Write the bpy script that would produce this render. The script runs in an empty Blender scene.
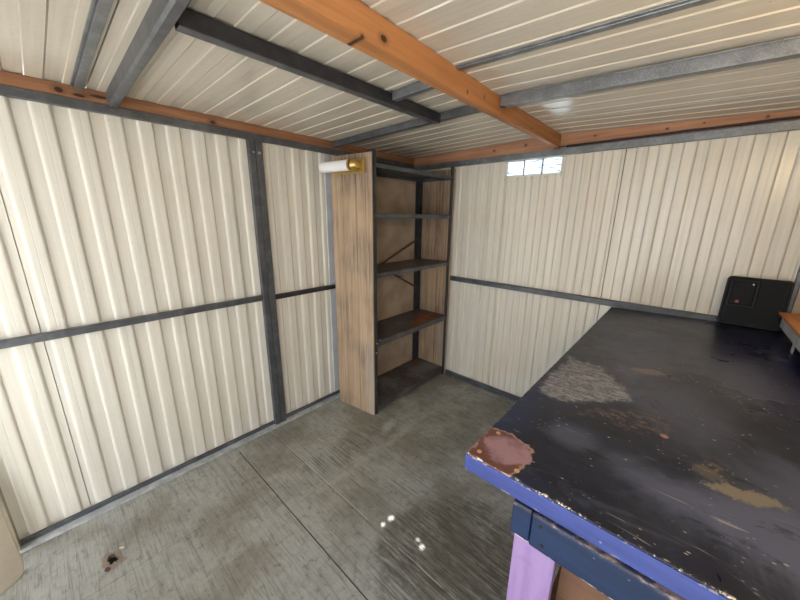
import bpy, bmesh, math, random
from mathutils import Vector, Matrix
R = random.Random(7)
S = bpy.context.scene
COL = S.collection
PI = math.pi

# ------------------------------------------------------------------ mesh helpers
def link(name, bm, mat, parent=None, smooth=False, bevel=0, loc=None):
    me = bpy.data.meshes.new(name)
    bmesh.ops.recalc_face_normals(bm, faces=bm.faces)
    bm.to_mesh(me); bm.free()
    if smooth:
        for p in me.polygons: p.use_smooth = True
    o = bpy.data.objects.new(name, me); COL.objects.link(o)
    for m in (mat if isinstance(mat, (list, tuple)) else [mat]): me.materials.append(m)
    if parent: o.parent = parent
    if loc: o.location = loc
    if bevel:
        b = o.modifiers.new('bevel', 'BEVEL'); b.width = bevel; b.segments = 2; b.limit_method = 'ANGLE'
    return o
def tag(o, label=None, cat=None, group=None, kind=None):
    if label: o['label'] = label
    if cat: o['category'] = cat
    if group: o['group'] = group
    if kind: o['kind'] = kind
    return o
def empty(name, loc, label, cat, group=None):
    o = bpy.data.objects.new(name, None); COL.objects.link(o)
    o.location = loc; o.empty_display_size = .1
    return tag(o, label, cat, group)
def box(bm, x0, x1, y0, y1, z0, z1, mi=0):
    v = [bm.verts.new((x, y, z)) for x in (x0, x1) for y in (y0, y1) for z in (z0, z1)]
    for q in ((0,1,3,2),(4,6,7,5),(0,4,5,1),(2,3,7,6),(0,2,6,4),(1,5,7,3)):
        f = bm.faces.new([v[i] for i in q]); f.material_index = mi
    return v
def sbox(bm, x0, x1, y0, y1, zf, h, top=True):
    """box that follows the roof: top at zf(x), h thick"""
    vs = box(bm, x0, x1, y0, y1, 0, 1)
    for v in vs: v.co.z = zf(v.co.x) - (h if v.co.z < .5 else 0)
def nb(): return bmesh.new()
def boxo(name, dims, mat, parent=None, bevel=.002):
    bm = nb()
    for d in (dims if isinstance(dims[0], (list, tuple)) else [dims]): box(bm, *d)
    return link(name, bm, mat, parent, bevel=bevel)
def cyl(bm, a, b, r, r2=None, n=20, cap=True):
    a, b = Vector(a), Vector(b); d = (b - a); L = d.length
    q = Vector((0,0,1)).rotation_difference(d)
    M = Matrix.Translation((a + b) / 2) @ q.to_matrix().to_4x4()
    bmesh.ops.create_cone(bm, cap_ends=cap, segments=n, radius1=r, radius2=r if r2 is None else r2, depth=L, matrix=M)
def ball(bm, c, r, s=(1,1,1), u=16):
    bmesh.ops.create_uvsphere(bm, u_segments=u, v_segments=u//2, radius=r, matrix=Matrix.Translation(c) @ Matrix.Diagonal((*s, 1)))
def tube(bm, pts, r, n=8):
    pts = [Vector(p) for p in pts]; rings = []
    for i, p in enumerate(pts):
        t = (pts[min(i+1, len(pts)-1)] - pts[max(i-1, 0)]).normalized()
        u = t.cross(Vector((0,0,1)));  u = u.normalized() if u.length > .01 else Vector((1,0,0))
        w = t.cross(u)
        rings.append([bm.verts.new(p + (u*math.cos(2*PI*k/n) + w*math.sin(2*PI*k/n))*r) for k in range(n)])
    for a, b in zip(rings, rings[1:]):
        for k in range(n): bm.faces.new((a[k], a[(k+1)%n], b[(k+1)%n], b[k]))
    bm.faces.new(rings[0]); bm.faces.new(rings[-1][::-1])
def slab_with_holes(bm, outer, holes, z0, z1):
    """flat slab between z0 and z1 with loops cut through it"""
    for z in (z0, z1):
        es = []
        for loop in [outer] + holes:
            vs = [bm.verts.new((x, y, z)) for x, y in loop]
            es += [bm.edges.new((vs[i], vs[(i+1) % len(vs)])) for i in range(len(vs))]
        bmesh.ops.triangle_fill(bm, edges=es, use_beauty=True)
    for loop in [outer] + holes:
        lo = [bm.verts.new((x, y, z0)) for x, y in loop]; hi = [bm.verts.new((x, y, z1)) for x, y in loop]
        for i in range(len(loop)):
            j = (i+1) % len(loop); bm.faces.new((lo[i], lo[j], hi[j], hi[i]))
    bmesh.ops.remove_doubles(bm, verts=bm.verts, dist=1e-5)

# ------------------------------------------------------------------ node helpers
class NT:
    def __init__(s, name, rough=.5, metal=0, spec=.5):
        s.m = bpy.data.materials.new(name); s.m.use_nodes = True
        s.t = s.m.node_tree; s.N = s.t.nodes; s.L = s.t.links
        s.b = s.N['Principled BSDF']
        s.b.inputs['Roughness'].default_value = rough; s.b.inputs['Metallic'].default_value = metal
        s.b.inputs['Specular IOR Level'].default_value = spec
        s.co = s.N.new('ShaderNodeTexCoord').outputs['Object']
    def put(s, sock, v):
        if isinstance(v, (int, float)): sock.default_value = v
        elif isinstance(v, (tuple, list)): sock.default_value = (*v, 1) if len(v) == 3 and sock.type == 'RGBA' else v
        else: s.L.new(v, sock)
    def map(s, scale=(1,1,1), loc=(0,0,0), src=None):
        n = s.N.new('ShaderNodeMapping'); s.L.new(src or s.co, n.inputs['Vector'])
        n.inputs['Scale'].default_value = scale; n.inputs['Location'].default_value = loc
        return n.outputs[0]
    def noise(s, scale=5, detail=4, rough=.55, vec=None, dist=0):
        n = s.N.new('ShaderNodeTexNoise'); s.L.new(vec if vec is not None else s.co, n.inputs['Vector'])
        n.inputs['Scale'].default_value = scale; n.inputs['Detail'].default_value = detail
        n.inputs['Roughness'].default_value = rough; n.inputs['Distortion'].default_value = dist
        return n.outputs['Fac']
    def voro(s, scale, vec=None, rnd=1):
        n = s.N.new('ShaderNodeTexVoronoi'); s.L.new(vec if vec is not None else s.co, n.inputs['Vector'])
        n.inputs['Scale'].default_value = scale; n.inputs['Randomness'].default_value = rnd
        return n.outputs['Distance']
    def ramp(s, f, a, b, va=0, vb=1):
        n = s.N.new('ShaderNodeMapRange'); n.clamp = True; n.interpolation_type = 'SMOOTHSTEP'
        s.put(n.inputs[0], f)
        for i, v in zip((1,2,3,4), (a,b,va,vb)): n.inputs[i].default_value = v
        return n.outputs[0]
    def math(s, op, a, b=0, c=None):
        n = s.N.new('ShaderNodeMath'); n.operation = op; s.put(n.inputs[0], a); s.put(n.inputs[1], b)
        if c is not None: s.put(n.inputs[2], c)
        return n.outputs[0]
    def mul(s, a, b): return s.math('MULTIPLY', a, b)
    def mix(s, f, a, b):
        n = s.N.new('ShaderNodeMix'); n.data_type = 'RGBA'; s.put(n.inputs[0], f); s.put(n.inputs[6], a); s.put(n.inputs[7], b)
        return n.outputs[2]
    def xyz(s, src=None):
        n = s.N.new('ShaderNodeSeparateXYZ'); s.L.new(src or s.co, n.inputs[0]); return n.outputs
    def blob(s, cx, cy, rx, ry, ang=0, nz=None, amp=.5, soft=.12, axes=(0,1)):
        """1 inside a ragged ellipse"""
        o = s.xyz(); dx = s.math('SUBTRACT', o[axes[0]], cx); dy = s.math('SUBTRACT', o[axes[1]], cy)
        c, sn = math.cos(ang), math.sin(ang)
        u = s.math('ADD', s.mul(dx, c/rx), s.mul(dy, sn/rx)); v = s.math('ADD', s.mul(dx, -sn/ry), s.mul(dy, c/ry))
        d = s.math('SQRT', s.math('ADD', s.mul(u, u), s.mul(v, v)))
        if nz is not None: d = s.math('ADD', d, s.mul(s.math('SUBTRACT', nz, .5), amp*2))
        return s.ramp(d, 1-soft, 1+soft, 1, 0)
    def poly(s, pts, nz=None, amp=.03, soft=.006):
        """1 inside a convex outline (counter-clockwise) in the xy plane, ragged by noise"""
        o = s.xyz(); d = None
        for (ax, ay), (bx, by) in zip(pts, pts[1:]+pts[:1]):
            L = math.hypot(bx-ax, by-ay); nx, ny = (by-ay)/L, -(bx-ax)/L
            e = s.math('ADD', s.math('MULTIPLY_ADD', o[0], nx, -(ax*nx+ay*ny)), s.mul(o[1], ny))
            d = e if d is None else s.math('MAXIMUM', d, e)
        if nz is not None: d = s.math('ADD', d, s.mul(s.math('SUBTRACT', nz, .5), amp*2))
        return s.ramp(d, -soft, soft, 1, 0)
    def stripe(s, axis, at, w, nz=None, amp=0):
        d = s.math('SUBTRACT', s.xyz()[axis], at)
        if nz is not None: d = s.math('ADD', d, s.mul(s.math('SUBTRACT', nz, .5), amp))
        return s.ramp(s.math('ABSOLUTE', d), w*.6, w, 1, 0)
    def bump(s, h, strength=.3, dist=.01):
        n = s.N.new('ShaderNodeBump'); n.inputs['Strength'].default_value = strength; n.inputs['Distance'].default_value = dist
        s.L.new(h, n.inputs['Height']); s.L.new(n.outputs[0], s.b.inputs['Normal'])
    def col(s, c): s.put(s.b.inputs['Base Color'], c); return s
    def rough(s, r): s.put(s.b.inputs['Roughness'], r); return s
def srgb(r, g, b):
    f = lambda c: ((c/255+.055)/1.055)**2.4 if c > 10 else c/255/12.92
    return (f(r), f(g), f(b))

# ------------------------------------------------------------------ materials
def painted_metal(name, base, streak_axis, rough=.35, dirt=.5, bs=.22):
    n = NT(name, rough)
    sc = [45,45,45]; sc[streak_axis] = 1.2
    st = n.noise(1, 5, .6, n.map(tuple(sc)))
    big = n.noise(1.7, 3, .5)
    fine = n.noise(240, 2, .5)
    dark = tuple(c*.80 for c in base); tan = (base[0]*.88, base[1]*.80, base[2]*.69)
    c = n.mix(n.ramp(st, .35, .75, 0, .75 if bs > .3 else .55), base, dark)  # back wall streaks go darker to paint in its gloss streaks
    c = n.mix(n.ramp(big, .45, .8, 0, dirt), c, tan)
    sp = n.ramp(n.noise(60, 2, .5), .74, .80, 0, .5)
    c = n.mix(sp, c, tuple(v*.45 for v in tan))
    n.col(c)
    wob = n.noise(1, 3, .6, n.map(tuple(30 if k != streak_axis else 22 for k in range(3))))
    n.bump(n.math('ADD', n.mul(wob, 1.0), n.mul(fine, .06)), bs, .005)
    return n.m
M_wallL = painted_metal('cream painted wall steel', srgb(222,218,208), 2, .42, .3)
M_wallB = painted_metal('cream painted back wall steel', srgb(222,217,206), 2, .22, .45, .5)
M_roof = painted_metal('cream painted roof steel', srgb(203,195,181), 0, .15, .3)

def grey_metal(name, base, rough=.4, spangle=.0, metal=.3):
    n = NT(name, rough, metal)
    f = n.noise(14, 5, .65)
    c = n.mix(n.ramp(f, .35, .7), tuple(v*.72 for v in base), tuple(v*1.2 for v in base))
    if spangle:
        v = n.noise(420, 2, .5); c = n.mix(n.ramp(v, .45, .7, 0, spangle), c, tuple(min(1, q*1.9) for q in base))
    sc = n.ramp(n.noise(1, 3, .6, n.map((18, 18, 160))), .7, .78, 0, .5)
    c = n.mix(sc, c, tuple(min(1, v*2.2) for v in base))
    n.col(c); n.bump(n.noise(60, 3), .1, .003)
    return n.m
M_steel = grey_metal('charcoal painted steel', srgb(92,94,99))
M_dark = grey_metal('blackened steel', srgb(58,58,61), .45)
M_galv = grey_metal('dull galvanised steel', srgb(118,121,126), .38, .5, .5)
M_galvl = grey_metal('pale galvanised steel', srgb(178,182,186), .45, .3, .15)
M_rack = grey_metal('dark rack steel', srgb(62,64,70), .42, 0, .3)
M_zinc = grey_metal('zinc fastener', srgb(205,205,205), .3, 0, .8)

def timber(name, base, dark, axis, knots, face=(1,2), rough=.55):
    n = NT(name, rough)
    sc = [26,26,26]; sc[axis] = 1.3
    g = n.noise(1, 5, .6, n.map(tuple(sc)), .6)
    sc2 = [90,90,90]; sc2[axis] = 4
    g2 = n.noise(1, 3, .6, n.map(tuple(sc2)))
    c = n.mix(n.ramp(g, .3, .72), dark, base)
    c = n.mix(n.ramp(g2, .5, .75, 0, .35), c, tuple(v*.6 for v in dark))
    big = n.ramp(n.noise(2.2, 2, .5), .4, .7, 0, .35)
    c = n.mix(big, c, tuple(min(1, v*1.25) for v in base))
    nz = n.noise(22, 3)
    for (p, a, ra, rb) in knots:      # position along the axis, height, radii
        ring = n.blob(p, a, ra*2.0, rb*1.8, 0, nz, .3, .4, (axis, 2)); c = n.mix(n.mul(ring, .45), c, tuple(v*.55 for v in dark))
        k = n.blob(p, a, ra, rb, 0, nz, .35, .2, (axis, 2)); c = n.mix(k, c, tuple(v*.16 for v in dark))
    n.col(c); n.bump(g2, .15, .003)
    return n.m
M_beam = timber('oiled orange pine', srgb(186,128,80), srgb(152,98,56), 1,
                [(-1.776,2.054,.013,.009),(-1.277,2.046,.006,.006),(-1.126,2.066,.004,.007),(-2.2,2.055,.006,.005),(-.55,2.05,.005,.004),(-1.862,2.028,.007,.006)])
M_plateL = timber('weathered pine plate', srgb(164,116,82), srgb(120,78,52), 1,
                [(-2.39,2.056,.013,.010),(-2.33,2.050,.020,.006),(-1.789,2.05,.014,.010),(-2.7,2.06,.012,.01),(-2.26,2.06,.03,.006)])
M_plateB = timber('pine plate', srgb(180,134,104), srgb(148,102,74), 0,
                [(1.55,2.07,.006,.005),(1.916,2.055,.006,.005),(2.307,2.05,.005,.005),(2.072,2.06,.004,.004),(1.1,2.07,.008,.008),(.85,2.06,.007,.007)])
M_shelfboard = timber('orange shelf plywood', srgb(214,146,92), srgb(184,112,62), 1, [])

def panelling():
    n = NT('faux oak panelling', .5)
    g = n.noise(1, 6, .65, n.map((60, 60, 2.2)), .8)
    g2 = n.noise(1, 4, .6, n.map((170, 170, 7)))
    c = n.mix(n.ramp(g, .32, .68), srgb(118,98,82), srgb(180,158,136))
    c = n.mix(n.ramp(g2, .5, .72, 0, .55), c, srgb(98,74,56))
    ob = n.mix(n.ramp(n.noise(2.5, 2), .4, .65, 0, .5), c, srgb(196,168,136))
    c = ob
    for gx, w in ((.222, .0022), (.232, .001), (.345, .0016), (.352, .001), (.43, .0013), (.165, .001)):
        c = n.mix(n.mul(n.stripe(0, gx, w, n.noise(9, 2), .002), .85), c, srgb(62,44,34))
    pale = n.blob(.455, .28, .05, .33, 0, n.noise(9, 4), .6, .4, (0, 2)); c = n.mix(n.mul(pale, .5), c, srgb(176,168,160))
    n.col(c); n.bump(g2, .12, .002)
    return n.m
M_panel = panelling()
def hardboard():
    n = NT('scuffed beige backing board', .75)
    c = n.mix(n.ramp(n.noise(5, 5), .35, .7), srgb(180,162,144), srgb(156,136,116))
    sc = n.ramp(n.noise(1, 5, .7, n.map((16, 16, 9)), 1.2), .62, .68, 0, .55)
    sc = n.mul(sc, n.ramp(n.noise(3.2, 2), .42, .55)); c = n.mix(sc, c, srgb(104,74,56))
    n.col(c); return n.m
M_back = hardboard()

def floor_mat():
    n = NT('worn grey green painted plywood', .55)
    g = n.noise(1, 6, .7, n.map((3.2, 62, 20)), 1.1)
    g2 = n.noise(1, 4, .6, n.map((9, 170, 40)))
    base = n.mix(n.ramp(n.noise(2.4, 5, .65), .40, .62), srgb(158,158,153), srgb(130,127,118))
    c = n.mix(n.ramp(g, .48, .68, 0, .6), base, srgb(98,95,86))
    mot = n.noise(26, 5, .75); c = n.mix(n.ramp(mot, .50, .70, 0, .6), c, srgb(92,88,78)); c = n.mix(n.ramp(mot, .30, .42, .3, 0), c, srgb(164,164,156))
    c = n.mix(n.ramp(g2, .54, .70, 0, .55), c, srgb(80,77,70))
    c = n.mix(n.ramp(g, .28, .38, .35, 0), c, srgb(160,160,150))
    nz = n.noise(6, 6, .7)
    # dark damp stain between the bench and the door
    d = n.blob(1.56, -1.52, .30, .36, -.2, nz, .95, .3)
    dk = n.mul(d, n.ramp(n.noise(1, 6, .75, n.map((6, 70, 10)), .8), .36, .58, .12, 1)); c = n.mix(n.mul(dk, .82), c, srgb(64,59,50))
    d2 = n.blob(.63, -1.35, .10, .36, 0, nz, 1.1, .5); c = n.mix(n.mul(n.mul(d2, n.ramp(g, .4, .6)), .5), c, srgb(78,74,66))
    # swept pale band along the sheet joint
    pb = n.mul(n.stripe(0, .78, .045, n.noise(1.4, 4), .22), n.ramp(n.noise(16, 5, .7), .40, .58, .0, .7)); c = n.mix(pb, c, srgb(158,158,150))
    pb2 = n.blob(.66, -1.02, .035, .08, .3, n.noise(24,5,.7), 1.2, .6); c = n.mix(n.mul(pb2, .55), c, srgb(182,184,182))
    # rusty freckles, white paint drips
    rs = n.mul(n.ramp(n.noise(16, 4, .6), .68, .74), .5); c = n.mix(rs, c, srgb(98,76,58))
    fl = n.ramp(n.voro(11, n.map((1,1,1), (3,1,0))), .035, .05, 1, 0); fl = n.mul(fl, n.ramp(n.noise(3.1, 2), .52, .56)); c = n.mix(n.mul(fl, .7), c, srgb(212,212,206))
    # sheet joints
    wob = n.noise(8, 3)
    o = n.xyz()
    for axis, at, w, k, lo, hi in ((1, -1.912, .0035, .95, .1, 3), (1, -1.672, .002, .6, .1, 3), (1, -.62, .002, .65, 0, 1.9), (0, .53, .0016, .5, -2.9, -1.915), (1, -2.5, .0015, .35, .1, .53), (0, .765, .002, .3, -1.9, 0)):
        other = o[1-axis]
        seg = n.mul(n.ramp(other, lo, lo+.03), n.ramp(other, hi-.03, hi, 1, 0))
        c = n.mix(n.mul(n.mul(n.stripe(axis, at, w, wob, .006), seg), k), c, srgb(34,31,28))
    pl = n.mul(n.stripe(1, -1.662, .003, wob, .01), n.ramp(n.noise(5, 3), .42, .5)); c = n.mix(n.mul(pl, .6), c, srgb(186,184,176))
    # splintered wood round the hole
    hz = n.noise(40, 4); hb = n.blob(.413, -2.598, .055, .040, .2, hz, .9, .2); c = n.mix(n.mul(hb, .75), c, srgb(120,100,84))
    hb = n.blob(.446, -2.622, .014, .010, .2, hz, .8, .2); c = n.mix(hb, c, srgb(70,44,34))
    hb = n.blob(.368, -2.560, .012, .005, .8, hz, .5, .2); c = n.mix(hb, c, srgb(206,196,168))
    n.col(c); n.rough(n.ramp(n.noise(3, 3), .3, .7, .45, .68))
    n.bump(n.math('ADD', g, n.mul(g2, .5)), .3, .004)
    return n.m
M_floor = floor_mat()

def tabletop_mat():
    n = NT('worn black and navy bench paint', .36, 0, .28)
    nz = n.noise(9, 6, .7); fz = n.noise(60, 5, .7); big = n.noise(2.3, 5, .62, None, .5)
    c = n.mix(n.ramp(big, .38, .66), srgb(27,30,43), srgb(45,50,63))
    sm = n.noise(1, 5, .6, n.map((2.2, 6, 1), (4,2,0)), 1.2)
    c = n.mix(n.ramp(sm, .48, .72, 0, .7), c, srgb(28,32,62))
    # navy shows through along the left edge and the far right corner
    o = n.xyz()
    le = n.ramp(n.math('ADD', o[0], n.mul(nz, .12)), 1.87, 1.97, .8, 0); le = n.mul(le, n.ramp(o[1], -1.3, -1.7, .15, 1))
    c = n.mix(le, c, srgb(32,40,74))
    fr = n.blob(2.52, -.75, .20, .5, .1, nz, .6, .5); c = n.mix(n.mul(fr, .75), c, srgb(22,28,66))
    # grey dust smears, with the top's bluish sheen painted in
    hz = n.noise(3.2, 6, .68, None, .8)
    for cx, cy, rx, ry, a, k in ((2.40,-1.72,.20,.10,.1,.8), (2.20,-1.74,.12,.05,-.3,.6), (2.42,-1.55,.10,.10,.5,.5), (2.05,-.75,.16,.45,.1,.45), (2.2,-1.3,.14,.2,.6,.4), (2.34,-.95,.12,.25,.2,.5), (1.99,-1.68,.05,.05,0,.5)):
        c = n.mix(n.mul(n.blob(cx, cy, rx, ry, a, hz, 1.3, .6), k), c, srgb(86,92,116))
    sg = n.noise(1, 6, .75, n.map((5, 11, 1), (7,1,0)), 1.5)
    c = n.mix(n.ramp(sg, .54, .66, 0, .45), c, srgb(68,74,90))
    c = n.mix(n.ramp(sg, .34, .42, .6, 0), c, srgb(17,18,22))
    # warm brown ghosting where tools have rubbed the paint
    for cx, cy, rx, ry, a, k in ((2.12,-1.47,.07,.05,.8,.8), (2.27,-1.585,.03,.03,0,.9), (2.03,-1.50,.07,.02,.8,.7)):
        m = n.mul(n.blob(cx, cy, rx, ry, a, hz, 1.2, .4), n.ramp(n.noise(1, 5, .8, n.map((30, 60, 1)), .6), .50, .60)); c = n.mix(n.mul(m, k), c, srgb(112,96,86))
    # white scuffed patch
    wn = n.noise(26, 6, .75); WP = [(1.828,-1.47),(1.876,-1.515),(1.947,-1.481),(2.011,-1.444),(2.085,-1.352),(2.015,-1.235),(1.953,-1.141),(1.837,-1.122)]
    wp = n.poly(WP, wn, .075, .012); wt = n.math('MAXIMUM', n.ramp(n.noise(1, 6, .8, n.map((26, 60, 1)), .5), .40, .66, .28, .9), n.mul(n.ramp(n.noise(70, 4, .7), .52, .62), .8))
    c = n.mix(n.mul(wp, wt), c, srgb(152,154,164))
    # scratches
    s1 = n.ramp(n.noise(1, 2, .5, n.map((7, 120, 1), (1,5,0)), .8), .70, .735, 0, 1); s1 = n.mul(s1, n.ramp(n.noise(4.3, 3), .48, .58, 0, .5))
    c = n.mix(s1, c, srgb(176,166,156))
    v = n.voro(26, n.map((1, 2.2, 1))); spk = n.mul(n.ramp(v, .065, .115, 1, 0), n.ramp(n.noise(5.2, 3), .47, .56)); c = n.mix(n.mul(spk, .8), c, srgb(190,180,174))
    v = n.voro(60, n.map((1, 1.5, 1), (2,9,1))); spk = n.mul(n.ramp(v, .09, .16, 1, 0), n.ramp(n.noise(7.2, 3), .52, .60)); c = n.mix(n.mul(spk, .7), c, srgb(150,146,142))
    rg = n.noise(30, 6, .75)
    c = n.mix(n.mul(n.blob(2.322, -1.635, .052, .022, .3, rg, 1.5, .25), .7), c, srgb(128,120,104))
    c = n.mix(n.mul(n.blob(2.262, -1.60, .03, .022, -.5, rg, 1.8, .3), .45), c, srgb(104,98,90))
    c = n.mix(n.mul(n.blob(2.10, -1.07, .045, .028, .2, rg, 1.4, .3), .5), c, srgb(140,120,106))
    c = n.mix(n.blob(2.176, -1.509, .009, .009, 0, fz, .5, .2), c, srgb(150,108,100))
    # pink bare corner with a darker ring
    PK = [(1.80,-1.94),(1.93,-1.93),(1.946,-1.90),(1.940,-1.856),(1.952,-1.806),(1.862,-1.778),(1.80,-1.785)]
    pn = n.noise(30, 5, .7)
    q = n.poly(PK, pn, .022, .002); c = n.mix(q, c, srgb(150,124,116))
    q = n.poly(PK, n.math('ADD', pn, .16), .022, .003); c = n.mix(q, c, srgb(98,66,60))
    q2 = n.blob(1.876, -1.846, .052, .058, .1, n.noise(20, 5, .65), .75, .12); pk = n.mix(n.ramp(n.noise(24, 4), .4, .65), srgb(146,116,126), srgb(124,94,104)); c = n.mix(q2, c, pk)
    # chipped front and left arris
    ed = n.math('MAXIMUM', n.ramp(o[1], -1.924, -1.918, 1, 0), n.mul(n.ramp(o[0], 1.807, 1.811, 1, 0), .5))
    ed = n.mul(ed, n.ramp(n.noise(1, 5, .75, n.map((46, 46, 46))), .53, .58)); c = n.mix(ed, c, srgb(214,202,192))
    n.col(c)
    n.rough(n.math('ADD', n.ramp(big, .3, .7, .26, .46), n.mul(wp, .3)))
    n.bump(n.math('ADD', nz, n.mul(fz, .3)), .12, .004)
    return n.m
M_top = tabletop_mat()
def bluepaint(name, a, b, chips=True):
    n = NT(name, .38)
    g = n.noise(1, 4, .6, n.map((4, 4, 40)))
    c = n.mix(n.ramp(g, .35, .7), a, b)
    if chips:
        o = n.xyz(); ch = n.ramp(n.noise(1, 5, .7, n.map((46, 46, 60))), .56, .62)
        e = n.math('MAXIMUM', n.ramp(o[2], .962, .969, 0, 1), n.ramp(o[2], .926, .922, 0, .35))
        c = n.mix(n.mul(ch, e), c, srgb(216,200,190))
        sp = n.mul(n.ramp(n.voro(30), .05, .09, 1, 0), n.ramp(n.noise(6, 2), .5, .6)); c = n.mix(n.mul(sp, .6), c, srgb(150,160,200))
    n.col(c); n.bump(g, .1, .003); return n.m
M_edge = bluepaint('royal blue edge paint', srgb(40,58,128), srgb(24,42,106))
def apron_mat():
    n = NT('navy rail paint', .5, 0, .3)
    g = n.noise(1, 4, .6, n.map((6, 6, 50)))
    c = n.mix(n.ramp(g, .35, .7), srgb(3,26,56), srgb(6,34,70))
    o = n.xyz()
    w = n.mul(n.ramp(o[2], .905, .914, 0, 1), n.ramp(n.noise(1, 5, .7, n.map((16, 16, 50))), .46, .56, .1, .8)); c = n.mix(w, c, srgb(150,132,124))
    w = n.mul(n.ramp(o[2], .832, .828, 0, 1), n.ramp(n.noise(1, 5, .7, n.map((30, 30, 50))), .5, .56)); c = n.mix(w, c, srgb(190,180,176))
    sp = n.mul(n.ramp(n.voro(34), .04, .08, 1, 0), n.ramp(n.noise(7, 2), .5, .6)); c = n.mix(n.mul(sp, .6), c, srgb(120,140,180))
    n.col(c); return n.m
M_apron = apron_mat()
def lilac():
    n = NT('lilac leg paint', .5)
    g = n.noise(1, 5, .6, n.map((40, 40, 4)))
    c = n.mix(n.ramp(g, .4, .7), srgb(134,110,154), srgb(122,97,141))
    c = n.mix(n.mul(n.ramp(n.noise(18, 3), .66, .72), .6), c, srgb(122,92,140)); n.col(c); return n.m
M_lilac = lilac()
def plain(name, c, rough=.5, metal=0, var=.15, sc=8, spec=.5):
    n = NT(name, rough, metal, spec)
    n.col(n.mix(n.ramp(n.noise(sc, 4), .3, .7), c, tuple(v*(1-var) for v in c))); return n.m
M_brown = timber('brown under-shelf plywood', srgb(96,64,42), srgb(66,42,26), 0, [])
M_tanply = plain('tan hardboard', srgb(158,140,118), .6)
M_khaki = plain('khaki jamb paint', srgb(160,152,134), .5)
M_case = plain('black textured plastic', srgb(5,6,10), .5, 0, .3, 60, .15)
M_case2 = plain('glossier black plastic', srgb(5,5,7), .4, 0, .2, 30, .15)
M_red = plain('dark red sticker', srgb(120,34,44), .4)
M_gold = plain('brushed brass', srgb(206,176,106), .3, .8, .15, 40)
M_cable_gap = plain('black cable and gap shade', srgb(22,20,20), .5)
M_cabler = plain('dark red cable', srgb(78,28,24), .45)
M_cream = plain('cream sheet', srgb(186,176,158), .6, 0, .18, 7)
M_ground = plain('pale dry gravel', srgb(196,192,184), .9, 0, .2, 3)
M_under = plain('dark soil', srgb(30,22,18), .9)
M_black = plain('dark drilled hole', srgb(6,5,5), .9, spec=.05)
M_bolt = plain('rusty screw', srgb(206,160,120), .45, .3)
M_white = plain('white opal acrylic', srgb(240,240,242), .25, 0, .02)
def rack_shelf(rust=None, brown=.0, dust=.3):
    n = NT('rack shelf steel', .4, .2)
    nz = n.noise(12, 5, .65)
    c = n.mix(n.ramp(nz, .35, .65), srgb(68,70,75), srgb(90,92,96))
    if brown: c = n.mix(n.mul(n.ramp(n.noise(5, 4), .42, .6), brown), c, srgb(92,62,44))
    c = n.mix(n.mul(n.ramp(n.noise(4, 3), .5, .7), dust), c, srgb(124,124,124))
    if rust:
        for (cx, cy, rx, ry, a) in rust: c = n.mix(n.blob(cx, cy, rx, ry, a, n.noise(16, 5, .7), .9, .2), c, n.mix(n.ramp(n.noise(30, 3), .4, .6), srgb(150,84,34), srgb(96,50,24)))
    n.col(c); return n.m
M_s_plain = rack_shelf()
M_s_brown = rack_shelf(None, .55, .2)
M_s_rust = rack_shelf([(.40, -.25, .06, .24, .12), (.30,-.2,.05,.10,0)], .3)
M_s_dust = rack_shelf([(.2,-.15,.05,.05,0)], .3, .8)

# ------------------------------------------------------------------ the room
W, YF = 2.72, -2.90           # right wall, front wall; left wall x=0, back wall y=0
def roofz(x): return 2.088 + .0178*x if x < 1.36 else 2.1122 - .0445*(x-1.36)
def corr(segs, depth=.012):
    """profile along a wall: list of (s, d) from a list of sheets (s0, s1, phase, period)"""
    out = []
    for (s0, s1, ph, p) in segs:
        k = math.floor((s0 - ph)/p) - 1; pts = []
        while ph + k*p < s1 + p:
            b = ph + k*p        # ridge starts at b, flat recess before it
            pts += [(b-.008, 0), (b-.001, depth*.85), (b+.006, depth), (b+.024, depth), (b+.027, depth*.96), (b+.030, depth), (b+.046*p/.11, depth), (b+.051*p/.11, depth*.8), (b+.057*p/.11, 0)]
            k += 1
        pts = [q for q in pts if s0+.004 < q[0] < s1-.004]
        e0, e1 = pts[0][1], pts[-1][1]
        out += [(s0+.0020, -.02), (s0+.0022, e0)] + pts + [(s1-.0022, e1), (s1-.0020, -.02)]
    return out
def sheet(name, prof, f, z0, z1, mat, nz=1, cut=None):
    bm = nb(); zs = [z0 + (z1-z0)*i/nz for i in range(nz+1)]
    if cut: zs = sorted(set(zs + [cut[2], cut[3]])); prof = sorted(set(prof + [(cut[0], .0), (cut[1], .0)]), key=lambda q: q[0])
    cols = [[bm.verts.new(f(s, d, z)) for z in zs] for s, d in prof]
    for i in range(len(cols)-1):
        for j in range(len(zs)-1):
            if cut and cut[0]-1e-6 <= prof[i][0] and prof[i+1][0] <= cut[1]+1e-6 and cut[2]-1e-6 <= zs[j] and zs[j+1] <= cut[3]+1e-6: continue
            bm.faces.new((cols[i][j], cols[i+1][j], cols[i+1][j+1], cols[i][j+1]))
    o = link(name, bm, mat)
    sol = o.modifiers.new('thickness', 'SOLIDIFY'); sol.thickness = .0012; sol.offset = 0
    return tag(o, kind='structure')
# left wall: normal +x
prof = corr([(-2.90, -2.63, -2.722, .12), (-2.63, -1.70, -2.602, .119), (-1.70, -1.52, -1.645, .11), (-1.52, .03, -1.399-.11, .11)])
sheet('wall_left', prof, lambda s, d, z: (d-.014, s, z), 0, 2.05, M_wallL)
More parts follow.
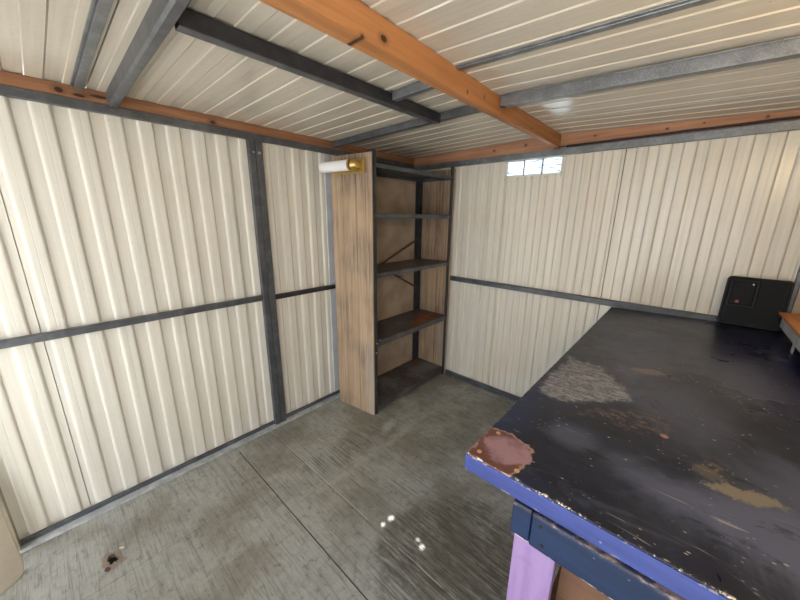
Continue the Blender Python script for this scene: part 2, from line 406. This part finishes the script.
# back wall: normal -y, with a vent opening high up
WX0, WX1, WZ0, WZ1 = .955, 1.362, 1.862, 1.972
prof = corr([(-.03, .80, .045, .11), (.80, 1.73, .835, .11), (1.73, W+.03, 1.79, .11)])
sheet('wall_back', prof, lambda s, d, z: (s, .014-d, z), 0, 2.06, M_wallB, 1, (WX0, WX1, WZ0, WZ1))
prof = corr([(-2.90, -1.9, -2.85, .11), (-1.9, -.95, -1.85, .11), (-.95, .03, -.9, .11)])
sheet('wall_right', prof, lambda s, d, z: (W+.014-d, s, z), 0, 2.06, M_wallL)
# front wall: returns each side of the wide door opening the photo is taken from
prof = corr([(2.58, W, 2.6, .11)])
sheet('wall_front', prof, lambda s, d, z: (s, YF-.014+d, z), 0, 2.10, M_wallL)
sheet('wall_front', corr([(.55, 1.20, .6, .11)]), lambda s, d, z: (s, YF-.05+d, z), 0, 2.10, M_wallL)  # unseen piece placed to dim door light on the near left wall
tag(boxo('trim_1', (0, .045, YF-.03, YF+.02, 0, 2.06), M_khaki), kind='structure')
tag(boxo('trim_2', (0.0, 2.58, YF-.03, YF+.01, 2.0, 2.075), M_steel), kind='structure')
# roof: two shallow slopes of ribbed sheet, ribs running across; pinholes let the sun through
def roof_profile():
    segs = [(-3.75, -2.30), (-2.30, -1.335), (-1.335, -.385), (-.385, .06)]  # first sheet runs on past the door as an unseen overhang blocking sun
    out = []
    for a, b in segs:
        pts = []; k = -18
        while True:
            y = -1.937 + .109*k
            if y > b: break
            pts += [(y-.0016, 0), (y+.0016, .0038), (y+.0508, .0038), (y+.0514, .001), (y+.0534, -.003), (y+.0554, -.002), (y+.056, 0)]; k += 1
        pts = [q for q in pts if a+.004 < q[0] < b-.004]
        out += [(a+.0020, -.016), (a+.0022, pts[0][1])] + pts + [(b-.0022, pts[-1][1]), (b-.0020, -.016)]
    return out
SUN = Vector((.20, -.22, 1)).normalized()        # towards the sun
SPOTS = [(1.213, -1.577, .016, .022), (1.206, -1.630, .012, .013), (1.389, -1.570, .010, .011), (1.427, -1.583, .014, .016)]
bm = nb(); prof = roof_profile()
holes = []
for sx, sy, ra, rb in SPOTS:
    t = 2.09/SUN.z; holes.append((sx+SUN.x*t, sy+SUN.y*t, ra, rb))
hx0, hx1 = min(h[0] for h in holes)-.05, max(h[0] for h in holes)+.05
hy0, hy1 = min(h[1] for h in holes)-.04, max(h[1] for h in holes)+.04
xs = [-.03, 1.36, W+.05]
def zr(x, d): return (roofz(x) - d)
# sheet as strips in x; the small area round the pinholes is replaced by a flat patch with holes cut in it
ys = sorted(set([p for p in prof] + [(hy0, 0.), (hy1, 0.)]), key=lambda q: q[0])
xx = sorted(set(xs + [hx0, hx1]))
cols = [[bm.verts.new((x, y, zr(x, 0 if hy0 <= y <= hy1 and hx0 <= x <= hx1 else d))) for x in xx] for y, d in ys]
for i in range(len(ys)-1):
    for j in range(len(xx)-1):
        inside = hy0-1e-6 <= ys[i][0] and ys[i+1][0] <= hy1+1e-6 and hx0-1e-6 <= xx[j] and xx[j+1] <= hx1+1e-6
        if not inside: bm.faces.new((cols[i][j], cols[i+1][j], cols[i+1][j+1], cols[i][j+1]))
es = []
def loop(pts):
    vs = [bm.verts.new((x, y, roofz(x))) for x, y in pts]
    return [bm.edges.new((vs[i], vs[(i+1) % len(vs)])) for i in range(len(vs))]
es += loop([(hx0,hy0),(hx1,hy0),(hx1,hy1),(hx0,hy1)])
for x, y, ra, rb in holes:
    es += loop([(x+ra*.8*math.cos(a*PI/6), y+rb*.8*math.sin(a*PI/6)) for a in range(12)])
bmesh.ops.triangle_fill(bm, edges=es, use_beauty=True)
o = link('ceiling', bm, M_roof); tag(o, kind='structure')

# floor: plywood deck with a broken hole near the left wall
hole = [(.372,-2.603),(.380,-2.588),(.397,-2.584),(.411,-2.577),(.424,-2.579),(.431,-2.588),(.425,-2.596),(.434,-2.604),(.424,-2.613),(.411,-2.610),(.401,-2.617),(.386,-2.614),(.378,-2.610)]
bm = nb(); slab_with_holes(bm, [(-.05,-3.1),(W+.05,-3.1),(W+.05,.05),(-.05,.05)], [hole], -.018, 0)
tag(link('floor', bm, M_floor), kind='structure')
bm = nb(); box(bm, -.05, W+.05, -3.1, .05, -.12, -.10); tag(link('trim_3', bm, M_under), kind='structure')
bm = nb()
vs = [bm.verts.new(p) for p in ((-14,-26,-.12),(16,-26,-.12),(16,14,-.12),(-14,14,-.12))]; bm.faces.new(vs)
tag(link('ground', bm, M_ground), kind='structure')

# baseboards: dark upright lip and a paler flange screwed to the floor
for nm, a, b in (('baseboard_left', (.0,.014,YF,0,.0,.032), (.0,.064,YF,0,.0,.007)), ('baseboard_back', (.0,W,-.018,.0,.0,.040), (.0,W,-.045,.0,.0,.006))):
    o = tag(boxo(nm, a, M_steel), kind='structure')
    boxo('floor_flange', b, M_galvl if nm == 'baseboard_left' else M_galv, o)
    bm = nb()
    for k in range(7):
        if nm == 'baseboard_left': cyl(bm, (.040, -2.7+k*.42, .006), (.040, -2.7+k*.42, .010), .006, n=10)
        else: cyl(bm, (.6+k*.32, -.033, .006), (.6+k*.32, -.033, .009), .005, n=10)
    sc = link('floor_screws', bm, M_zinc, o)

# vent window: three translucent panes with fine louvre lines
def pane_mat():
    n = NT('translucent film', .3)
    w = n.noise(1, 3, .5, n.map((9, 9, 120)), .8)
    c = n.mix(n.ramp(w, .42, .62), srgb(232,238,240), srgb(150,160,172))
    tr = n.N.new('ShaderNodeBsdfTranslucent'); n.put(tr.inputs['Color'], c)
    tp = n.N.new('ShaderNodeBsdfTransparent'); n.put(tp.inputs['Color'], c)
    mx = n.N.new('ShaderNodeMixShader'); mx.inputs[0].default_value = .75
    n.L.new(tr.outputs[0], mx.inputs[1]); n.L.new(tp.outputs[0], mx.inputs[2])
    out = n.N['Material Output']; n.L.new(mx.outputs[0], out.inputs['Surface']); return n.m
M_pane = pane_mat()
M_film = plain('white window tape', srgb(226,230,232), .5)
bm = nb()
for d in ((WX0-.004, WX1+.004, .0, .012, WZ0-.004, WZ0+.006), (WX0-.004, WX1+.004, .0, .012, WZ1-.004, WZ1+.006), (WX0-.004, WX0+.006, 0, .012, WZ0, WZ1), (WX1-.006, WX1+.004, 0, .012, WZ0, WZ1)): box(bm, *d)
wroot = tag(link('window_1', bm, M_film), kind='structure')
dx = (WX1-WX0)/3
for k in range(3):
    bm = nb(); box(bm, WX0+dx*k+.004, WX0+dx*(k+1)-.004, .005, .0065, WZ0+.004, WZ1-.002); link('pane', bm, M_pane, wroot)
for k in (1, 2): boxo('mullion', (WX0+dx*k-.005, WX0+dx*k+.005, -.002, .009, WZ0, WZ1), M_galv, wroot)
bm = nb()
for k in range(5): ball(bm, (WX0-.012+k*.105, -.0005, WZ0-.02), .0035, u=8)
link('vent_rivets', bm, M_dark, wroot)

# ------------------------------------------------------------------ steel wall frame
def member(name, dims, mat, label, cat='rail', group=None, bevel=.003):
    return tag(boxo(name, dims, mat, bevel=bevel), label, cat, group)
# angle rails: upright face plus a thin shelf flange
member('steel_rail', [(0,.026,-2.90,-1.605,.982,1.016),(0,.032,-2.90,-1.605,1.012,1.018)], M_steel, 'long charcoal middle rail on the left wall, left of the double post')
member('steel_rail', [(0,.026,-1.520,-.99,.972,1.003),(0,.032,-1.520,-.99,.999,1.005)], M_dark, 'short charcoal middle rail on the left wall between the post and the shelving unit')
member('steel_rail', [(.497,W,-.026,0,.972,1.012),(.497,W,-.032,0,1.008,1.014)], M_steel, 'charcoal steel rail running across the middle of the back wall behind the bench')
member('steel_rail', [(0,.030,-2.90,0,1.996,2.034)], M_steel, 'charcoal steel rail along the top of the left wall under the timber plate')
member('steel_rail', [(0.0,W,-.030,0,1.976,2.020)], M_galv, 'grey steel rail along the top of the back wall above the small vent window')
post = empty('steel_post', (0,-1.56,0), 'charcoal double steel post standing on the left wall with two bolts near its top', 'post')
def rel(o, root): o.matrix_parent_inverse = Matrix.Translation(-Vector(root.location)); return o
rel(boxo('flange', [(.002,.036,-1.606,-1.567,0.006,1.997)], M_steel, post), post)
rel(boxo('flange', [(.002,.036,-1.563,-1.520,0.006,1.997)], M_steel, post), post)
bm = nb(); box(bm, .000, .026, -1.570, -1.560, .01, 1.99); rel(link('centre_groove', bm, M_dark, post), post)
for yy, r in ((-1.580, .0055), (-1.543, .0085)):
    bm = nb(); cyl(bm, (.034, yy, 1.925), (.041, yy, 1.925), r, n=6); ball(bm, (.041, yy, 1.925), r*.7, u=8); rel(link('bolt', bm, M_zinc, post), post)
tag(boxo('corner_strip', (.0,.010,-1.040,-.985,.034,1.994), plain('pale lavender grey paint', srgb(206,206,212), .5)), 'pale grey metal strip standing upright between left wall and shelving unit', 'strip')
tag(boxo('corner_post', [(2.562,2.586,-.034,-.030,1.02,1.972),(2.562,2.566,-.034,0,1.02,1.972)], M_galv), 'narrow galvanised steel post on the back wall right of the black case', 'post')

# ------------------------------------------------------------------ timber and roof steel
def timber_obj(name, dims, mat, label, cat='beam', bevel=.003):
    bm = nb()
    for x0, x1, y0, y1, z0, z1, top in dims:
        vs = box(bm, x0, x1, y0, y1, z0, z1)
        if top:
            for v in vs:
                if abs(v.co.z - z1) < 1e-6: v.co.z = roofz(v.co.x) - .003
    return tag(link(name, bm, mat, bevel=bevel), label, cat)
timber_obj('timber_plate', [(-.022,.026,-2.95,.02,2.0345,2.09,True)], M_plateL, 'knotty orange brown timber plate along the top of the left wall', 'timber')
bm = nb(); N = 12
for (a, b) in ((.0265, 1.302), (1.342, W)):
    vs = box(bm, a, b, -.028, .022, 2.0335 if a > 1 else 2.0205, 2.05)
    for v in vs:
        if v.co.z > 2.04: v.co.z = roofz(v.co.x) - .003
    bmesh.ops.subdivide_edges(bm, edges=[e for e in bm.edges if abs(e.verts[0].co.x - e.verts[1].co.x) > .5 and min(e.verts[0].co.x, e.verts[1].co.x) >= a-.001], cuts=1)
for v in bm.verts:
    if v.co.z > 2.04: v.co.z = roofz(v.co.x) - .003
tag(link('timber_plate', bm, M_plateB), 'light orange timber plate along the top of the back wall under the roof', 'timber')
# main timber beam with a split on its lower edge
timber_obj('timber_beam', [(1.302,1.340,-2.95,-.002,2.026,2.10,True)], M_beam, 'thick orange pine beam crossing the whole ceiling towards the vent window')
bmo = bpy.data.objects['timber_beam']; bm = nb(); bm.from_mesh(bmo.data)
for yc in (-2.0, -1.0): bmesh.ops.bisect_plane(bm, geom=bm.verts[:]+bm.edges[:]+bm.faces[:], plane_co=(0,yc,0), plane_no=(0,1,0))
for v in bm.verts:
    if v.co.x > 1.33 and v.co.y < -1.05: v.co.x += .030*(-1.0-v.co.y)
bm.to_mesh(bmo.data); bm.free()
def roofsteel(name, x0, x1, y0, y1, h, mat, label, cat='purlin', group=None, lip=False, gap=.004, par=None):
    bm = nb(); sbox(bm, x0, x1, y0, y1, lambda x: roofz(x)-gap, h)
    if lip: sbox(bm, x0, x1, y0-.010, y0, lambda x: roofz(x)-gap, .004)
    o = link(name, bm, mat, par, bevel=.002)
    return tag(o, label, cat, group) if not par else o
# big left cross beam with rounded end on the plate
bm = nb(); sec = [(-2.236,.0),(-2.236,-.052),(-2.229,-.060),(-2.207,-.060),(-2.200,-.052),(-2.200,0)]
rings = [[bm.verts.new((x, y, roofz(x)-.004+z*(k))) for y, z in [(q[0]-.008*min(1,x), q[1]) for q in sec]] for x, k in ((.012,.75),(.022,.97),(.035,1),(1.300,1))]
for a, b in zip(rings, rings[1:]):
    for i in range(5): bm.faces.new((a[i], a[i+1], b[i+1], b[i]))
    bm.faces.new((a[5], a[0], b[0], b[5]))
bm.faces.new(rings[0]); bm.faces.new(rings[-1])
tag(link('steel_beam', bm, M_steel), 'wide charcoal steel beam at upper left, its rounded end on the left timber plate', 'beam')
roofsteel('steel_purlin', .03, 1.300, -2.342, -2.316, .014, M_galv, 'thin grey steel strip on the ceiling left of the wide charcoal beam', lip=True)
# dark open channel running towards the back wall: web, bottom flange, top flange, end cap
ch = empty('steel_channel', (.985,-1.58,2.05), 'long blackened steel channel under the ceiling running from wide beam to rear purlin', 'channel')
def ch_box(name, d, mat, par=ch):
    bm = nb()
    for q in d: box(bm, *q)
    return rel(link(name, bm, mat, par, bevel=.001), ch)
rz = roofz(1.0) - .010
ch_box('web', [(.963,.966,-2.199,-.975,rz-.048,rz)], M_dark)
ch_box('bottom_flange', [(.963,1.001,-2.199,-.975,rz-.050,rz-.047)], M_steel)
ch_box('top_flange', [(.963,1.001,-2.199,-.975,rz-.003,rz)], M_dark)
ch_box('lip', [(.998,1.001,-2.199,-.975,rz-.047,rz-.0035)], M_dark)
ch_box('end_plate', [(.966,.998,-.980,-.976,rz-.047,rz-.003)], M_dark)
roofsteel('steel_strut', 1.003, 1.300, -1.362, -1.330, .036, M_galv, 'short galvanised strut between the dark channel and the orange beam', 'strut', lip=True)
roofsteel('steel_purlin', .0, 1.300, -.972, -.935, .038, M_steel, 'grey steel purlin under the ceiling from above the shelving unit to the orange beam')
roofsteel('steel_purlin', 1.342, 1.362, -.972, -.935, .046, M_dark, 'dark bracket cap', par=roofsteel('steel_purlin', 1.345, W, -.975, -.93, .044, M_galv, 'speckled galvanised purlin under the ceiling right of the orange beam', lip=True)).name = 'end_cap'
roofsteel('ceiling_strip', 1.342, W, -1.372, -1.345, .008, M_galv, 'thin grey steel strip over the ceiling seam at the upper right', 'strip', lip=True)
# wires on the back rail; the black tube stands in for a shaded gap
cab = empty('cable', (2.0,-.02,2.024), 'dark cable beside a painted dark gap on top of the back wall rail right of the orange beam', 'cable')
bm = nb(); tube(bm, [(1.385,-.034,2.0275),(1.5,-.035,2.0275),(1.66,-.034,2.0275)], .0072); rel(link('gap_shade_tube', bm, M_cable_gap, cab), cab)
for k, (m, dy, dz) in enumerate(((M_cabler, 0, 0), (M_cable_gap, -.004, .006))):
    bm = nb(); tube(bm, [(1.655+i*.115, -.034+dy+.002*math.sin(i*1.7), 2.0245+dz+.0015*math.sin(i*2.3+k)) for i in range(10)], .0036); rel(link('wire', bm, m, cab), cab)

# ------------------------------------------------------------------ shelving unit
su = empty('shelving_unit', (0.3,-.52,0), 'tall dark steel shelving unit with oak look side panels standing in the corner', 'shelves')
P = lambda o: rel(o, su)
for y0, y1, nm in ((-1.043,-1.032,1), (-.0295,-.0185,2)):
    bm = nb(); vs = box(bm, .114,.486 if nm == 1 else .494,y0,y1,.002,1.958)
    if nm == 1:
        for v in vs: v.co.y += -.020 + .034*(v.co.x-.114)/.372 + .018*(v.co.x-.114)/.372
    P(link('side_panel', bm, M_panel, su, bevel=.001))
P(boxo('back_panel', (.118,.122,-1.028,-.03,.03,1.93), M_back, su, 0))
def post_L(x, y, sx, sy, w=.030, t=.003):
    bm = nb()
    box(bm, x - t if sx > 0 else x, x if sx > 0 else x + t, min(y, y+sy*w), max(y, y+sy*w), .0, 1.975)      # face across
    box(bm, min(x, x-sx*w), max(x, x-sx*w), y if sy > 0 else y-t, y+t if sy > 0 else y, .0, 1.975)          # face along depth
    for k in range(32):
        z = .06 + k*.06
        if sx > 0:
            cyl(bm, (x-.001, y+sy*w*.5, z), (x+.0006, y+sy*w*.5, z), .003, n=8)
    return bm
P(link('post', post_L(.487,-.998,1,1), M_rack, su)); P(link('post', post_L(.487,-.0305,1,-1), M_rack, su))
P(link('post', post_L(.128,-1.028,-1,1), M_rack, su))
bm = nb(); box(bm, .127,.131,-.112,-.050,0,1.95); box(bm, .127,.160,-.052,-.048,0,1.95); P(link('post', bm, M_rack, su))
for k, (z, mt) in enumerate(((.072,M_s_dust),(.625,M_s_rust),(1.148,M_s_brown),(1.570,M_s_plain),(1.898,M_s_plain))):
    h = .032 if z > 1 else (.046 if z > .1 else .044)
    bm = nb()
    box(bm, .132,.484,-.998,-.034, z-.003, z)                 # deck
    box(bm, .481,.484,-.998,-.034, z-h, z)                    # front lip
    box(bm, .470,.484,-.998,-.034, z-h, z-h+.002)
    box(bm, .132,.135,-.998,-.034, z-h, z); box(bm, .135,.481,-.998,-.995, z-h, z); box(bm, .135,.481,-.037,-.034, z-h, z)
    s = P(link('shelf', bm, mt, su, bevel=.0008))
for (y0,z0,y1,z1,x) in ((-.97,1.0,-.10,1.338,.150),(-.97,1.31,-.10,.862,.156)):
    bm = nb(); d = Vector((0,y1-y0,z1-z0)); nrm = Vector((0,-d.z,d.y)).normalized()*.009
    q = [Vector((x,y0,z0))-nrm, Vector((x,y1,z1))-nrm, Vector((x,y1,z1))+nrm, Vector((x,y0,z0))+nrm]
    a = [bm.verts.new(v) for v in q]; b = [bm.verts.new(v+Vector((.003,0,0))) for v in q]
    bm.faces.new(a); bm.faces.new(b)
    for i in range(4): bm.faces.new((a[i],a[(i+1)%4],b[(i+1)%4],b[i]))
    o = P(link('cross_brace', bm, plain('rusty brown strap', srgb(84,60,44), .5), su))
bm = nb(); box(bm,.487,.490,-.968,-.935,.606,.640); box(bm,.487,.494,-.968,-.962,.596,.650); P(link('corner_bracket', bm, M_dark, su, bevel=.001))
for (y_,z_,r_) in ((-.975,.61,.006),(-.982,.535,.0065),(-.945,.628,.005)):
    bm = nb(); cyl(bm,(.487,y_,z_),(.493,y_,z_),r_,n=10); P(link('bolt', bm, M_zinc, su))

# ------------------------------------------------------------------ tube light on the side panel
tl = empty('tube_light', (.3,-1.043,1.89), 'white tube light with brass cap and plate mounted high on the oak panel', 'light')
T = lambda o: rel(o, tl)
def frame_ring(bm, a, b, r, n=28, open_=False):
    cyl(bm, a, b, r, n=n)
bm = nb(); cyl(bm, (.078,-1.092,1.887), (.336,-1.092,1.887), .036, n=36); ball(bm, (.078,-1.092,1.887), .036, (.28,1,1), 24)
T(link('tube_diffuser', bm, M_white, tl, smooth=False, bevel=.002))
bm = nb(); cyl(bm, (.336,-1.092,1.887), (.354,-1.092,1.887), .0375, n=36); cyl(bm, (.354,-1.092,1.887), (.390,-1.080,1.887), .0375, .022, n=36); T(link('end_cap', bm, M_gold, tl, bevel=.002))
T(boxo('wall_plate', (.150,.424,-1.048,-1.0435,1.838,1.932), M_gold, tl, .002))
T(boxo('arm', (.355,.395,-1.085,-1.048,1.870,1.904), M_gold, tl, .004))

tl.rotation_euler = (0,0,math.radians(7.5)); tl.location = (.325,-1.052,1.880)

# ------------------------------------------------------------------ workbench
TZ = .970
wb = empty('workbench', (2.26,-.96,0), 'big workbench with worn black top, royal blue edge and lilac leg', 'workbench')
Wb = lambda o: rel(o, wb)
bm = nb(); box(bm, 1.806, W-.005, -1.925, -.034, TZ-.004, TZ); Wb(link('tabletop', bm, M_top, wb, bevel=.0012))
bm = nb(); box(bm, 1.805, W-.005, -1.927, -.034, TZ-.050, TZ-.0042); Wb(link('edge_board', bm, M_edge, wb, bevel=.0015))
for nm_ in ('tabletop','edge_board'):
    for v in bpy.data.objects[nm_].data.vertices:
        if v.co.y > -.1: v.co.z += .032*(v.co.x-1.805)
bm = nb(); box(bm, 1.983, W-.01, -1.934, -1.897, .826, .9165); Wb(link('apron', bm, M_apron, wb, bevel=.004))
bm = nb(); box(bm, 1.938, 1.981, -1.931, -.06, .826, .9165); Wb(link('side_rail', bm, M_apron, wb, bevel=.003))
bm = nb(); box(bm, 1.983, W-.01, -.10, -.06, .826, .9165); Wb(link('back_rail', bm, M_apron, wb, bevel=.003))
for lx0, ly0 in ((1.947,-1.896),(W-.105,-1.896),(1.983,-.20),(W-.105,-.20)):
    top = .9165
    bm = nb()
    if lx0 < 1.95:
        box(bm, 1.947, 2.040, -1.925, -1.90, .0, .8255)
        o = Wb(link('leg', bm, M_lilac, wb, bevel=.003))
        continue
    box(bm, lx0, lx0+.09, ly0, ly0+.09, 0, top); Wb(link('leg', bm, M_lilac, wb, bevel=.003))
bm = nb(); box(bm, 1.990, W-.01, -1.87, -.08, .300, .318); Wb(link('lower_shelf', bm, M_brown, wb))
bm = nb(); box(bm, 2.043, W-.11, -1.85, -1.838, .318, .826); Wb(link('front_board', bm, M_brown, wb))
for i, (x, y) in enumerate(((1.833,-1.80),(1.830,-1.901),(1.927,-1.899),(1.928,-1.807))):
    bm = nb(); cyl(bm, (x,y,TZ-.002),(x,y,TZ+.0012), .0072, .0060, n=12); s = Wb(link('screw', bm, M_bolt, wb))
    bm = nb(); cyl(bm, (x,y,TZ+.0008),(x,y,TZ+.0016), .0038, n=8); tag(rel(link('screw_recess', bm, M_under, s), wb))
for (x, y) in ((1.911,-1.84),(1.913,-1.648),(2.011,-1.741)):
    bm = nb(); cyl(bm, (x,y,TZ-.001),(x,y,TZ+.0008), .0068, n=12); Wb(link('screw_hole', bm, M_black, wb))
for (x, z) in ((2.003,.893),(2.011,.846)):
    bm = nb(); cyl(bm, (x,-1.9335,z),(x,-1.9355,z), .004, n=10); Wb(link('screw_hole', bm, M_under, wb))

# ------------------------------------------------------------------ black case leaning on the wall
case = empty('case', (2.437,-.075,TZ), 'black plastic case with recessed square pocket leaning on the back wall on the bench', 'case')
def rrect(bm, w, h, r, y0, y1, cx=0, cz=0, n=6):
    pts = []
    for (sx, sz, a0) in ((1,1,0),(-1,1,90),(-1,-1,180),(1,-1,270)):
        for k in range(n+1):
            a = math.radians(a0 + 90*k/n); pts.append((cx+sx*(w/2-r)+r*math.cos(a), cz+sz*(h/2-r)+r*math.sin(a)))
    A = [bm.verts.new((x,y0,z)) for x, z in pts]; B = [bm.verts.new((x,y1,z)) for x, z in pts]
    bm.faces.new(A); bm.faces.new(B[::-1])
    for i in range(len(pts)): j = (i+1)%len(pts); bm.faces.new((A[i],A[j],B[j],B[i]))
def rim(bm, w, h, r, t, y0, y1, cx=0, cz=0, n=6):
    L = []
    for (ww, hh, rr) in ((w,h,r),(w-2*t,h-2*t,max(r-t,.002))):
        p = []
        for (sx, sz, a0) in ((1,1,0),(-1,1,90),(-1,-1,180),(1,-1,270)):
            for k in range(n+1):
                a = math.radians(a0 + 90*k/n); p.append((cx+sx*(ww/2-rr)+rr*math.cos(a), cz+sz*(hh/2-rr)+rr*math.sin(a)))
        L.append(([bm.verts.new((x,y0,z)) for x,z in p],[bm.verts.new((x,y1,z)) for x,z in p]))
    m = len(L[0][0])
    for i in range(m):
        j = (i+1)%m
        (oa,ob),(ia,ib) = L
        bm.faces.new((oa[i],oa[j],ia[j],ia[i])); bm.faces.new((ob[i],ib[i],ib[j],ob[j]))
        bm.faces.new((oa[i],ob[i],ob[j],oa[j])); bm.faces.new((ia[i],ia[j],ib[j],ib[i]))
H = .258; Wc = .236
def cs(name, bm, m, bevel=.002):
    o = link(name, bm, m, case, bevel=bevel); return o
bm = nb(); rrect(bm, Wc, H, .018, -.004, .026, 0, H/2); cs('shell', bm, M_case, .004)
bm = nb(); rim(bm, Wc+.004, H+.004, .020, .010, -.010, .012, 0, H/2); cs('rim', bm, M_case2, .002)
bm = nb(); rim(bm, .112, .150, .006, .013, -.013, -.004, -.050, H-.085); cs('pocket_frame', bm, M_case2, .002)
bm = nb(); rrect(bm, .082, .120, .004, -.007, -.004, -.050, H-.085); cs('pocket_door', bm, M_case, .001)
bm = nb(); cyl(bm, (-.063,-.007,H-.132), (-.063,-.0095,H-.132), .008, n=14); cs('red_sticker', bm, M_red, 0)
bm = nb(); cyl(bm, (-.018,-.007,H-.034), (-.018,-.0095,H-.034), .0035, n=10); cs('screw', bm, M_zinc, 0)
bm = nb(); rrect(bm, .030, .010, .003, -.014, -.006, .012, .004); cs('foot_tab', bm, M_case2, 0)
for q in (-.103, .098):
    bm = nb(); box(bm, q,q+.005,-.006,-.004,.03,H-.03); cs('edge_ridge', bm, M_case2, 0)
case.rotation_euler = (math.radians(-9), math.radians(0), math.radians(-3))
case.location = (2.437, -.086, TZ+.028)

# orange board on galvanised angle at the right edge
sb = empty('wall_shelf', (2.62,-.5,1.1), 'orange plywood shelf board on galvanised steel angle at right edge above the bench', 'shelf')
Sb = lambda o: rel(o, sb)
Sb(boxo('board', (2.532,W-.004,-1.2,-.085,1.088,1.100), M_shelfboard, sb, .001))
Sb(boxo('steel_angle', [(2.536,2.540,-1.18,-.16,1.040,1.087),(2.536,2.575,-1.18,-.16,1.083,1.087)], M_galvl, sb, .001))
for y in (-.45,-1.0):
    Sb(boxo('bracket', [(2.542,W-.004,y-.015,y+.015,1.070,1.083),(2.543,2.546,y-.018,y+.018,TZ+.0005,1.083)], M_galvl, sb, .001))
tag(boxo('hardboard_sheet', (2.575,W-.004,-.062,-.050,TZ+.001,1.95), M_tanply), 'tan hardboard sheet upright on the bench in the right corner behind the shelf board', 'board')

# cream sheet leaning by the door at the lower left
bm = nb()
b0, b1 = Vector((.200,-2.858,0)), Vector((.52,-3.26,0)); lean = Vector((-.175,-.04,.52)); nrm = (b1-b0).cross(lean).normalized()
if nrm.x < 0: nrm = -nrm
pts = []
def pp(u, v): return b0 + (b1-b0)*u + lean*v - Vector((.06,0,0))*0
prof2 = [(0.02,0),(1,0),(1,1),(.0,1),(0,.10),(.004,.05)]
prof2 = [(.05,0),(1,0),(1,1),(0,1),(0,.12),(.006,.06),(.02,.02)]
A = [bm.verts.new(pp(u, v)) for u, v in prof2]; B = [bm.verts.new(pp(u, v) + nrm*-.03) for u, v in prof2]
bm.faces.new(A); bm.faces.new(B[::-1])
for i in range(len(A)): j = (i+1)%len(A); bm.faces.new((A[i],A[j],B[j],B[i]))
tag(link('door_panel', bm, M_cream, bevel=.006), 'cream panel with rounded corner leaning at the lower left by the left wall', 'panel')

# bulb assumed out of view on the right wall, added for the warm glow
bl = empty('added_glow_lamp', (W,-1.5,1.93), 'bare warm bulb in a white holder added out of view on the right wall for the warm glow', 'lamp')
bm = nb(); cyl(bm, (0,0,0), (-.02,0,0), .045, n=24); cyl(bm, (-.02,0,0), (-.07,0,0), .024, .020, n=20); link('holder', bm, M_white, bl, bevel=.002)
mb = bpy.data.materials.new('warm glowing bulb'); mb.use_nodes = True
e = mb.node_tree.nodes['Principled BSDF']; e.inputs['Emission Color'].default_value = (1,.72,.36,1); e.inputs['Emission Strength'].default_value = 150
bm = nb(); ball(bm, (-.105,0,0), .032, (1.2,1,1), 20); link('bulb', bm, mb, bl, smooth=True)

# ------------------------------------------------------------------ light and camera
w = bpy.data.worlds.new('sky'); S.world = w; w.use_nodes = True
bg = w.node_tree.nodes['Background']; bg.inputs[0].default_value = (.90,.95,1,1); bg.inputs[1].default_value = 3.0
sl = bpy.data.lights.new('sun', 'SUN'); sl.energy = 12; sl.angle = math.radians(.53); sl.color = (.96,.98,1)
so = bpy.data.objects.new('sun', sl); COL.objects.link(so); so.rotation_euler = SUN.to_track_quat('Z','Y').to_euler()
pl = bpy.data.lights.new('door_portal', 'AREA'); pl.shape = 'RECTANGLE'; pl.size = 1.38; pl.size_y = 2.0; pl.cycles.is_portal = True
po = bpy.data.objects.new('door_portal', pl); COL.objects.link(po); po.location = (1.89, YF-.04, 1.0); po.rotation_euler = (PI/2, 0, 0)

cam = bpy.data.cameras.new('camera'); co = bpy.data.objects.new('camera', cam); COL.objects.link(co)
r, u, f = Vector((0.74195935,0.67035641,0.01089099)), Vector((-0.17667666,0.17982622,0.96770238)), Vector((-0.646747,0.71992001,-0.25186007))
co.matrix_world = Matrix(((r.x,u.x,-f.x,2.141),(r.y,u.y,-f.y,-2.558),(r.z,u.z,-f.z,1.55),(0,0,0,1)))
cam.sensor_width = 36; cam.lens = 320.3335/800*36; cam.clip_start = .02
S.camera = co
S.view_settings.view_transform = 'Standard'; S.view_settings.look = 'None'; S.view_settings.gamma = 1; S.view_settings.use_curve_mapping = False
S.view_settings.exposure = 0.66
